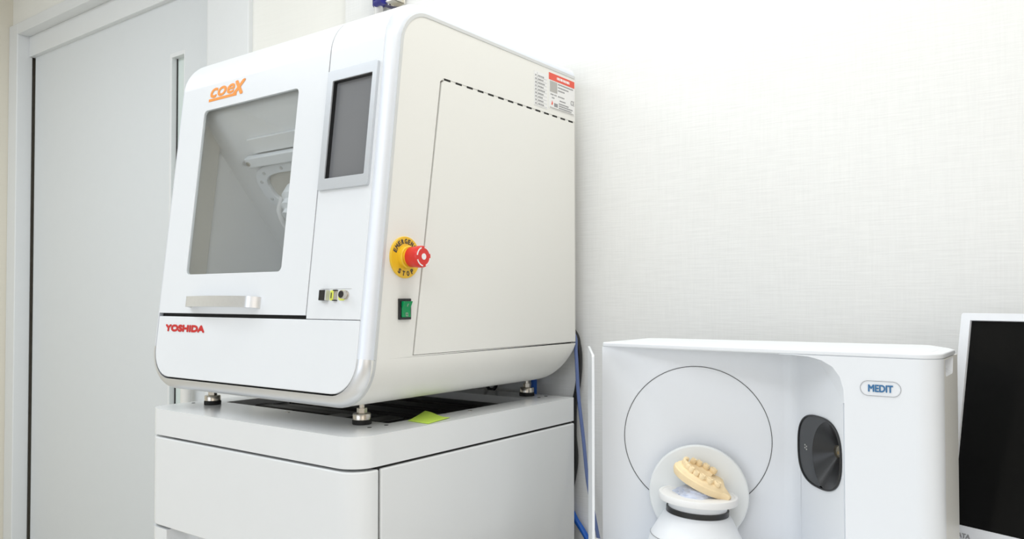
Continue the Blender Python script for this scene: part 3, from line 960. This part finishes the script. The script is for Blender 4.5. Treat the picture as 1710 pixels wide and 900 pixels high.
# right column: rounded cove, lens wall and front face with the arched cut-out, as one shell
cove = []
d1_, d2_ = dirb, (SC - SB).normalized()
rc_ = .03
p0 = SB - d1_ * .02
p2 = SB + d2_ * .02
for k in range(7):
    t = k / 6
    cove.append(p0 * (1 - t) ** 2 + SB * 2 * t * (1 - t) + p2 * t * t)
fo = [[Vector((p.x, p.y, SBZ)), Vector((p.x, p.y, -.0945))] for p in cove]
nb = [Vector((-.25, .97, 0)) * .01 + Vector((.006 * k / 6, 0, 0)) for k in range(7)]
ba = [[Vector((p.x, p.y, SBZ)) + q, Vector((p.x, p.y, -.0945)) + q] for p, q in zip(cove, nb)]
obj('inner_cove', B().solid_rows(fo, ba), M_SCAN, scn, angle=60)
LFR = frame((SB.x, SB.y, 0), (d2_.x, d2_.y, 0), (0, 0, 1))
lenc = (SC - SB).length
lcx, lcz, lR, lh = .0866, -.2645, .0735, .0620
oval = []
for k in range(64):
    a = 2 * math.pi * k / 64
    u, v = lR * math.cos(a), lR * math.sin(a)
    pw = 2 / 2.7
    u, v = lR * math.copysign(abs(math.cos(a)) ** pw, math.cos(a)), lh * math.copysign(abs(math.sin(a)) ** pw, math.sin(a))
    oval.append((lcx + u, lcz + v))
lw = obj('lens_wall', B().plate(LFR, [(.02, SBZ), (lenc - .004, SBZ), (lenc - .004, -.0945), (.02, -.0945)], -.008, 0, [oval]), M_SCAN, scn)
# lens plate, with the horn leading to the camera
hc = (lcx + .040, lcz - .004)
def shrink(k_): return [(lcx + (u - lcx) * k_, lcz + (v - lcz) * k_) for u, v in oval]
rim = shrink(.955)
lens = obj('lens_rim', B().plate(LFR, shrink(1.0), -.006, .003, [rim]), M_BLACK, scn, bevel=.001)
inner = shrink(.955)
# split curve: circle of the horn mouth
hr = .062
def inside_h(p): return (p[0] - hc[0]) ** 2 + (p[1] - hc[1]) ** 2 < hr * hr
mouth = [(hc[0] + hr * math.cos(a), hc[1] + hr * math.sin(a)) for a in [math.radians(95 + 170 * k / 24) for k in range(25)]]
mouth = [p for p in mouth if abs(p[1] - lcz) < lh * .945]
left_in = [p for p in inner if p[0] < mouth[0][0] or p[0] < mouth[-1][0]]
left_in = [p for p in inner if not inside_h(p) and p[0] < lcx + .02]
left_in.sort(key=lambda p: math.atan2(p[1] - lcz, -(p[0] - lcx)))
crescent = left_in + mouth
obj('lens_plate', B().plate(LFR, crescent, -.004, .0012), M_LENSB, lens)
# horn surface
right_in = [p for p in inner if p not in left_in]
right_in.sort(key=lambda p: math.atan2(p[1] - lcz, p[0] - lcx))
ring = mouth[::1] + right_in
ax_ = (lcx + .006, lcz + .002)
rows = []
for t in (0, .25, .5, .75, 1.0):
    r = []
    for p in ring:
        q = (p[0] * (1 - t) + (ax_[0] + (p[0] - ax_[0]) * .14) * t, p[1] * (1 - t) + (ax_[1] + (p[1] - ax_[1]) * .14) * t)
        r.append(LFR(q[0], q[1], .0008 - .032 * t))
    rows.append(r)
hb_ = B().rows(rows, closed=True)
obj('lens_horn', hb_, M_CONE, lens, angle=60)
obj('camera_lens', B().lathe([(.0115, 0), (.0115, .004), (.008, .006), (.001, .007)], LFR(ax_[0], ax_[1], -.033), LFR(0, 0, 1) - LFR(0, 0, 0), 24), M_LENS, lens)
b = B()
for (u, v) in ((-.0475, .004), (-.0475, -.001), (-.042, .002), (-.042, -.003)):
    b.fbox(LFR, lcx + u - .0016, lcx + u + .0016, lcz + v - .0012, lcz + v + .0012, .0012, .0016)
obj('status_marks', b, M_LGREY, lens)
# front face: column face plus lintel with arched corner
FFR = frame((0, SYF, 0), (1, 0, 0), (0, 0, 1))
ao = [(-.4389, -.0950), (-.4150, -.0952), (-.3893, -.0970), (-.3690, -.1020), (-.3513, -.1120), (-.3400, -.1280), (-.3345, -.1475), (-.3335, -.17)]
face = [(-.4389, -.0944)] + ao + [(-.3335, SBZ), (SX1 - .035, SBZ), (SX1 - .035, -.0944)]
obj('column_face', B().plate(FFR, face, -.006, 0), M_SCAN, scn)
# arched soffit between lintel edge and lens wall
edge3 = [Vector((x, SYF, z)) for x, z in ao]
back3 = []
for k, (x, z) in enumerate(ao):
    t = k / (len(ao) - 1)
    q = SB + (SC - SB) * (.10 + .88 * t)
    back3.append(Vector((q.x - .02 * (1 - t), q.y + .02 * (1 - t), min(-.0946, z + .004 * (1 - t)))))
obj('arch_soffit', B().solid_rows([edge3, back3], [[p + Vector((.004, .004, .003)) for p in edge3], [p + Vector((.004, .004, .003)) for p in back3]]), M_SCAN, scn, angle=60)
# rounded outer corner and right side with a hand grip
fo, ba = [], []
for k in range(11):
    a = -math.pi / 2 + math.pi / 2 * k / 10
    x, y = SX1 - .035 + .035 * math.cos(a), SYF + .035 + .035 * math.sin(a)
    xi, yi = SX1 - .035 + .029 * math.cos(a), SYF + .035 + .029 * math.sin(a)
    fo.append([Vector((x, y, SBZ)), Vector((x, y, -.0944))])
    ba.append([Vector((xi, yi, SBZ)), Vector((xi, yi, -.0944))])
obj('rounded_corner', B().solid_rows(fo, ba), M_SCAN, scn, angle=60)
SFR = frame((SX1, 0, 0), (0, 1, 0), (0, 0, 1))
gh = [(1.402, -.1215), (1.408, -.1235), (1.470, -.1235), (1.476, -.1215), (1.482, -.0970), (1.396, -.0970)]
sdw = obj('side_wall', B().plate(SFR, [(1.3862, SBZ), (1.53, SBZ), (1.53, -.0950), (1.3862, -.0950)], -.006, -.0006, [gh]), M_SIDE, scn)
b = B()
gi = [(1.404, -.120), (1.408, -.122), (1.470, -.122), (1.474, -.120), (1.480, -.0950), (1.398, -.0950)]
rows = [[SFR(u, v, -.0007) for u, v in gh], [SFR(u, v + .004, -.012) for u, v in gi], [SFR(u + (1.439 - u) * .2, v + .010, -.020) for u, v in gi]]
b.rows(rows, closed=True)
b.f.append(tuple(2 * 6 + i for i in range(6)))
obj('hand_grip', b, M_SCAN, sdw, smooth=False)
obj('rear_cover', B().plate(fr, [(SX1 - .004, 1.53), (SX1 - .05, 1.60), (-.26, 1.61), (SX0 + .15, 1.57), (SX0 + .15, 1.56), (-.26, 1.60), (SX1 - .055, 1.594), (SX1 - .012, 1.528)], SBZ, -.0950), M_SCAN, scn)
# badge
bg = B()
bdo = rrect(-.3090, -.2490, -.1550, -.1310, .01195, 8)
bdi = rrect(-.3085, -.2495, -.1545, -.1315, .01145, 8)
badge = obj('brand_badge', bg.plate(FFR, bdo, 0, .0009, [bdi]), M_INKG, scn)
obj('badge_lettering', put_text(B(), frame((0, SYF - .0003, 0), (1, 0, 0), (0, 0, 1)), 'MEDIT', -.2970, -.1485, .0118, .0365, bold=.04), M_BLUEP, badge)
# tilt plate behind the turntable
TT = Vector((-.5855, 1.3500))
TPF = frame((TT.x, TT.y, 0), (dirb.x, dirb.y, 0), (0, 0, 1))
key = []
zc, rk_ = -.362, .0905
for k in range(41):
    a = math.radians(-38 + (218 + 38) * k / 40)
    key.append((rk_ * math.cos(a) - .002, zc + rk_ * math.sin(a)))
key += [(-.058, -.455), (-.056, -.468), (.058, -.468), (.060, -.455)]
arm = obj('tilt_plate', B().plate(TPF, key, -.046, -.036), M_SCANG, scn, bevel=.004)
tl = math.radians(3.0)
AX = Vector((math.sin(tl) * Rt.x, math.sin(tl) * Rt.y, math.cos(tl)))
TO = Vector((TT.x, TT.y, 0))
def tz(z): return TO + Vector((0, 0, z)) + AX * 0
base_p = tz(-.352)
b = B().lathe([(.095, -.122), (.086, -.095), (.0810, -.0740), (.0780, -.070), (.062, -.040), (.0565, -.0345), (.054, -.0335)], base_p, AX, 48)
dome = obj('turntable_base', b, M_SCAN, scn)
obj('black_ring', B().lathe([(.0545, -.034), (.0555, -.0335), (.0555, -.0250), (.054, -.0245)], base_p, AX, 48), M_BLACK, dome)
obj('base_seam', B().lathe([(.0818, -.0755), (.0822, -.0750), (.0815, -.0742)], base_p, AX, 48, closed=False), M_INKG, dome)
obj('turntable_neck', B().lathe([(.052, -.026), (.052, -.012)], base_p, AX, 48), M_SCAN, scn)
obj('turntable', B().lathe([(.0660, -.0125), (.0695, -.0115), (.0700, -.010), (.0700, -.0015), (.0690, 0), (.0640, 0), (.0630, -.0008), (.001, -.0008)], base_p, AX, 64), M_LABEL, scn)

# ================================================================== plaster model on putty
ux_ = Vector((Rt.x, Rt.y, 0)); uy_ = Vector((-Rt.y, Rt.x, 0))        # right and away, as the model lies
ptop = base_p + AX * (-.0008)
rnd = random.Random(11)
rows = []
NR, NA = 7, 36
for i in range(NR):
    f_ = i / (NR - 1)
    r = []
    for k in range(NA):
        a = 2 * math.pi * k / NA
        wob = 1 + .14 * math.sin(3 * a + 1) + .08 * math.sin(7 * a + 2 * i) + rnd.uniform(-.04, .04)
        rr_ = (.043 * (1 - f_ * .55)) * wob
        hz_ = .0135 * math.sin(f_ * math.pi / 2) + rnd.uniform(-.0008, .0008) * (1 if i else 0)
        r.append(ptop + ux_ * (-.004 + rr_ * math.cos(a)) + uy_ * (-.004 + .8 * rr_ * math.sin(a)) + Vector((0, 0, hz_)))
    rows.append(r)
b = B().rows(rows, closed=True)
b.f.append(tuple(range(NA)))
b.f.append(tuple((NR - 1) * NA + k for k in range(NA)))
tag(obj('mounting_putty', b, M_PUTTY), 'lump of grey-blue putty under the plaster jaw on the turntable', 'putty')
# jaw: horseshoe arch tilted down to the right
JS = 0.84
tilt = math.radians(24)
mx = (ux_ * math.cos(tilt) + Vector((0, 0, -math.sin(tilt)))).normalized()
my = (uy_ * math.cos(.30) + Vector((0, 0, math.sin(.30)))).normalized()
mz = mx.cross(my).normalized()
mo = ptop + ux_ * .008 + uy_ * -.004 + Vector((0, 0, .0275))
def J(u, v, w): return mo + mx * (u * JS) + my * (v * JS) + mz * (w * JS)
jaw = thing('dental_model', 'cream plaster jaw model with teeth, tilted on the scanner turntable', 'dental model', tuple(ptop))
# arch opens towards +u (lower right)
def arch_pt(t, s_):
    """t 0..1 along the horseshoe, s_ = -1 inner .. 1 outer"""
    a = math.radians(58 + 244 * t)
    rx, ry = .052 + .0115 * s_, .0330 + .0105 * s_
    u, v = rx * math.cos(a), ry * math.sin(a)
    return u, v
out_l = [arch_pt(k / 30, 1.0) for k in range(31)]
foot = [(u * 1.05, v * 1.05) for u, v in out_l] + [(.050, -.041), (.056, -.034), (.051, .0), (.056, .034), (.050, .041)]
N_ = len(foot)
rows = []
for sc_, w in ((.86, -.0130), (.93, -.0125), (1.0, -.004), (1.0, .002), (.93, .005)):
    rows.append([J(u * sc_, v * sc_, w) for u, v in foot])
b = B().rows(rows, closed=True)
b.f.append(tuple(range(N_)))
b.f.append(tuple(4 * N_ + k for k in range(N_)))
pb0 = obj('plaster_base', b, M_PLASTER, jaw, angle=40)
# gum ridge
rows = []
for k in range(31):
    t = k / 30
    r = []
    for s_, w in ((-1.25, .003), (-1.0, .0085), (-.4, .0120), (.4, .0120), (.9, .0085), (1.02, .003)):
        u, v = arch_pt(t, s_)
        r.append(J(u, v, w + .0008 * math.sin(k * 2.1)))
    rows.append(r)
b = B().rows(rows)
b.f.append(tuple(range(6)))
b.f.append(tuple(30 * 6 + i for i in range(5, -1, -1)))
obj('gum_ridge', b, M_PLASTER, jaw, angle=60)
# palate floor behind the ridge, cut flat
# teeth
tt = [.02, .10, .175, .245, .305, .36, .41, .46, .51, .56, .61, .66, .72, .785, .86, .945]
rnd = random.Random(5)
for i, t in enumerate(tt):
    mol = abs(t - .485) / .485
    if i in (4,):
        continue
    su = .0044 + .0042 * mol
    sv = .0036 + .0046 * mol
    hh = .0140 - .003 * mol + rnd.uniform(-.001, .001)
    u, v = arch_pt(t, 0.0)
    u2, v2 = arch_pt(min(1, t + .01), 0.0)
    ta = Vector((u2 - u, v2 - v)).normalized()
    na_ = Vector((ta.y, -ta.x))
    rows = []
    for f_, hgt in ((.86, 0), (1.0, .35), (1.0, .70), (.82, .95), (.45, 1.0 if mol < .35 else .86)):
        r = []
        for k in range(10):
            a = 2 * math.pi * k / 10
            cu = .0010 * math.cos(4 * a) if hgt > .6 and mol >= .35 else 0
            p = Vector((u, v)) + ta * su * f_ * math.cos(a) + na_ * sv * f_ * math.sin(a)
            r.append(J(p.x, p.y, .0105 + hh * hgt + cu))
        rows.append(r)
    b = B().rows(rows, closed=True)
    b.f.append(tuple(4 * 10 + k for k in range(10)))
    obj('tooth', b, M_PLASTER, jaw, angle=70)

# ================================================================== monitor
MA, MT = math.radians(20), math.radians(12)
hdir = Vector((math.cos(MA), -math.sin(MA), 0))
bdir = Vector((math.sin(MA), math.cos(MA), 0))
vdir = (Vector((0, 0, 1)) * math.cos(MT) + bdir * math.sin(MT)).normalized()
P0 = Vector((-.1880, 1.660, -.0414))
MF = frame(P0, hdir, vdir)                     # origin = upper left corner of the visible screen, normal to the viewer
mw, mh = .646, .3635
mon = thing('monitor', 'white-framed desktop monitor with a dark blank screen beside the scanner', 'monitor', (.11, 1.50, DZ))
bez = obj('bezel', B().plate(MF, rrect(-.0165, mw + .0165, -mh - .034, .0135, .004, 3), -.028, .004, [rrect(0, mw, -mh, 0, 0)]), M_MON, mon, bevel=.002)
obj('screen_panel', B().fbox(MF, -.006, mw + .006, -mh - .006, .006, -.010, -.002), M_PANEL, mon)
obj('rear_shell', B().fbox(MF, .04, mw - .04, -mh + .01, -.03, -.050, -.026), M_MON, mon, bevel=.01)
obj('brand_lettering', put_text(B(), frame(MF(0, 0, .0042), hdir, vdir), 'I-O DATA', -.0120, -mh - .0205, .0080, .0470, bold=.04), M_INKG, bez)
obj('lower_strip', B().fbox(MF, -.0165, mw + .0165, -mh - .040, -mh - .0335, -.024, .001), M_LGREY, bez)
nk = MF(mw / 2, -mh * .75, -.05)
obj('stand_neck', B().tube([nk, nk + bdir * .03 + Vector((0, 0, -.02)), Vector((nk.x, nk.y, DZ + .012)) + bdir * .02], .022, 16), M_MON, mon)
obj('stand_foot', B().lathe([(.13, 0), (.13, .008), (.12, .013), (.02, .016)], (nk.x, nk.y - .02, DZ), n=40), M_MON, mon)

# ================================================================== hoses, cables, pipe
def spline(pts, n=10):
    pts = [Vector(p) for p in pts]
    out = []
    for i in range(len(pts) - 1):
        p0, p1, p2, p3 = pts[max(i - 1, 0)], pts[i], pts[i + 1], pts[min(i + 2, len(pts) - 1)]
        for k in range(n):
            t = k / n
            out.append(.5 * ((2 * p1) + (p2 - p0) * t + (2 * p0 - 5 * p1 + 4 * p2 - p3) * t * t + (3 * p1 - p0 - 3 * p2 + p3) * t ** 3))
    out.append(pts[-1])
    return out
k_ = 1.785 / 1.8
def wallp(x, z, y=1.775): return (x * y / 1.8, y, z * y / 1.8)
b = B().tube(spline([(-1.20, 1.775, -.02), wallp(-1.135, -.09), wallp(-1.1249, -.1467), wallp(-1.1177, -.258), wallp(-1.1032, -.3679), wallp(-1.0906, -.4769), wallp(-1.0744, -.553), wallp(-1.058, -.6254), wallp(-1.03, -.75)]), .0048, 10)
tag(obj('air_hose', b, M_HOSE), 'thin slate-blue hose hanging behind the cabinet against the wall', 'hose')
b = B().tube(spline([(-1.22, 1.79, .0), wallp(-1.135, -.085, 1.799), wallp(-1.1175, -.125, 1.799), wallp(-1.1135, -.170, 1.799), wallp(-1.1185, -.226, 1.799), wallp(-1.130, -.285, 1.799), wallp(-1.132, -.36, 1.799), wallp(-1.129, -.45, 1.799), wallp(-1.165, -.60, 1.799)]), .0075, 10)
tag(obj('power_cable', b, M_BLACK), 'thick black cable bulging from behind the milling machine', 'cable')
b = B().tube(spline([wallp(-1.20, -.50, 1.80), wallp(-1.150, -.555, 1.80), wallp(-1.1263, -.5897, 1.80), wallp(-1.093, -.6313, 1.80), wallp(-1.04, -.72, 1.80), wallp(-1.0, -.85, 1.80)]), .0075, 12)
tag(obj('network_cable', b, M_BLUE), 'bright blue cable at the foot of the gap behind the cabinet', 'cable')
b = B().tube(spline([(-1.250, 1.775, -.12), (-1.2525, 1.785, -.20), (-1.2545, 1.788, -.250), (-1.256, 1.790, -.33)]), .0085, 12)
tag(obj('air_hose', b, M_BLUE), 'short blue hose visible behind the rear mill foot', 'hose')
b = B().tube(spline([(-1.44, 1.78, -.19), (-1.425, 1.788, -.245), (-1.405, 1.79, -.262), (-1.385, 1.788, -.245), (-1.375, 1.78, -.19)]), .005, 10)
tag(obj('looped_cable', b, M_BLACK), 'small dark cable loop under the rear of the milling machine', 'cable')
# air pipe with a navy valve and a zinc bracket
pipe = thing('air_pipe', 'white vertical pipe with navy valve rising behind the milling machine', 'pipe', (-1.8815, 1.79, .60))
obj('pipe_tube', B().tube([(-1.8715, 1.79, .55), (-1.8715, 1.79, .975)], .0145, 20), M_PIPE, pipe)
obj('valve_cap', B().lathe([(.0175, 0), (.0195, .003), (.0195, .030), (.022, .034), (.022, .09)], (-1.8715, 1.79, .951), n=24), M_VALVE, pipe)
obj('valve_stub', B().lathe([(.010, 0), (.010, .03), (.014, .03), (.014, .05)], (-1.868, 1.775, .955), (.9, -.2, 0), 16), M_VALVE, pipe)
fw_ = frame((0, YR - .016, 0), (1, 0, 0), (0, 0, 1))
brk = thing('zinc_bracket', 'shiny zinc wall bracket with bolts beside the blue valve', 'bracket', (-1.80, YR, .93))
b = B().plate(frame((0, 1.806, 0), (1, 0, 0), (0, 0, 1)), [(-1.858, .950), (-1.815, .932), (-1.765, .940), (-1.765, 1.05), (-1.858, 1.05)], 0, .005)
bp0 = obj('bracket_plate', b, M_ZINC, brk, bevel=.001)
obj('bracket_arm', B().box(-1.815, -1.772, 1.765, 1.802, .946, .951).box(-1.780, -1.775, 1.765, 1.802, .946, .985), M_ZINC, brk, bevel=.001)
for (x, z) in ((-1.822, .953), (-1.790, .962), (-1.842, .985)):
    obj('bolt', B().lathe([(.007, 0), (.007, .007), (.0035, .0075), (.0035, .012)], (x, 1.801, z), (0, -1, 0), 6), M_STEEL, brk, smooth=False)
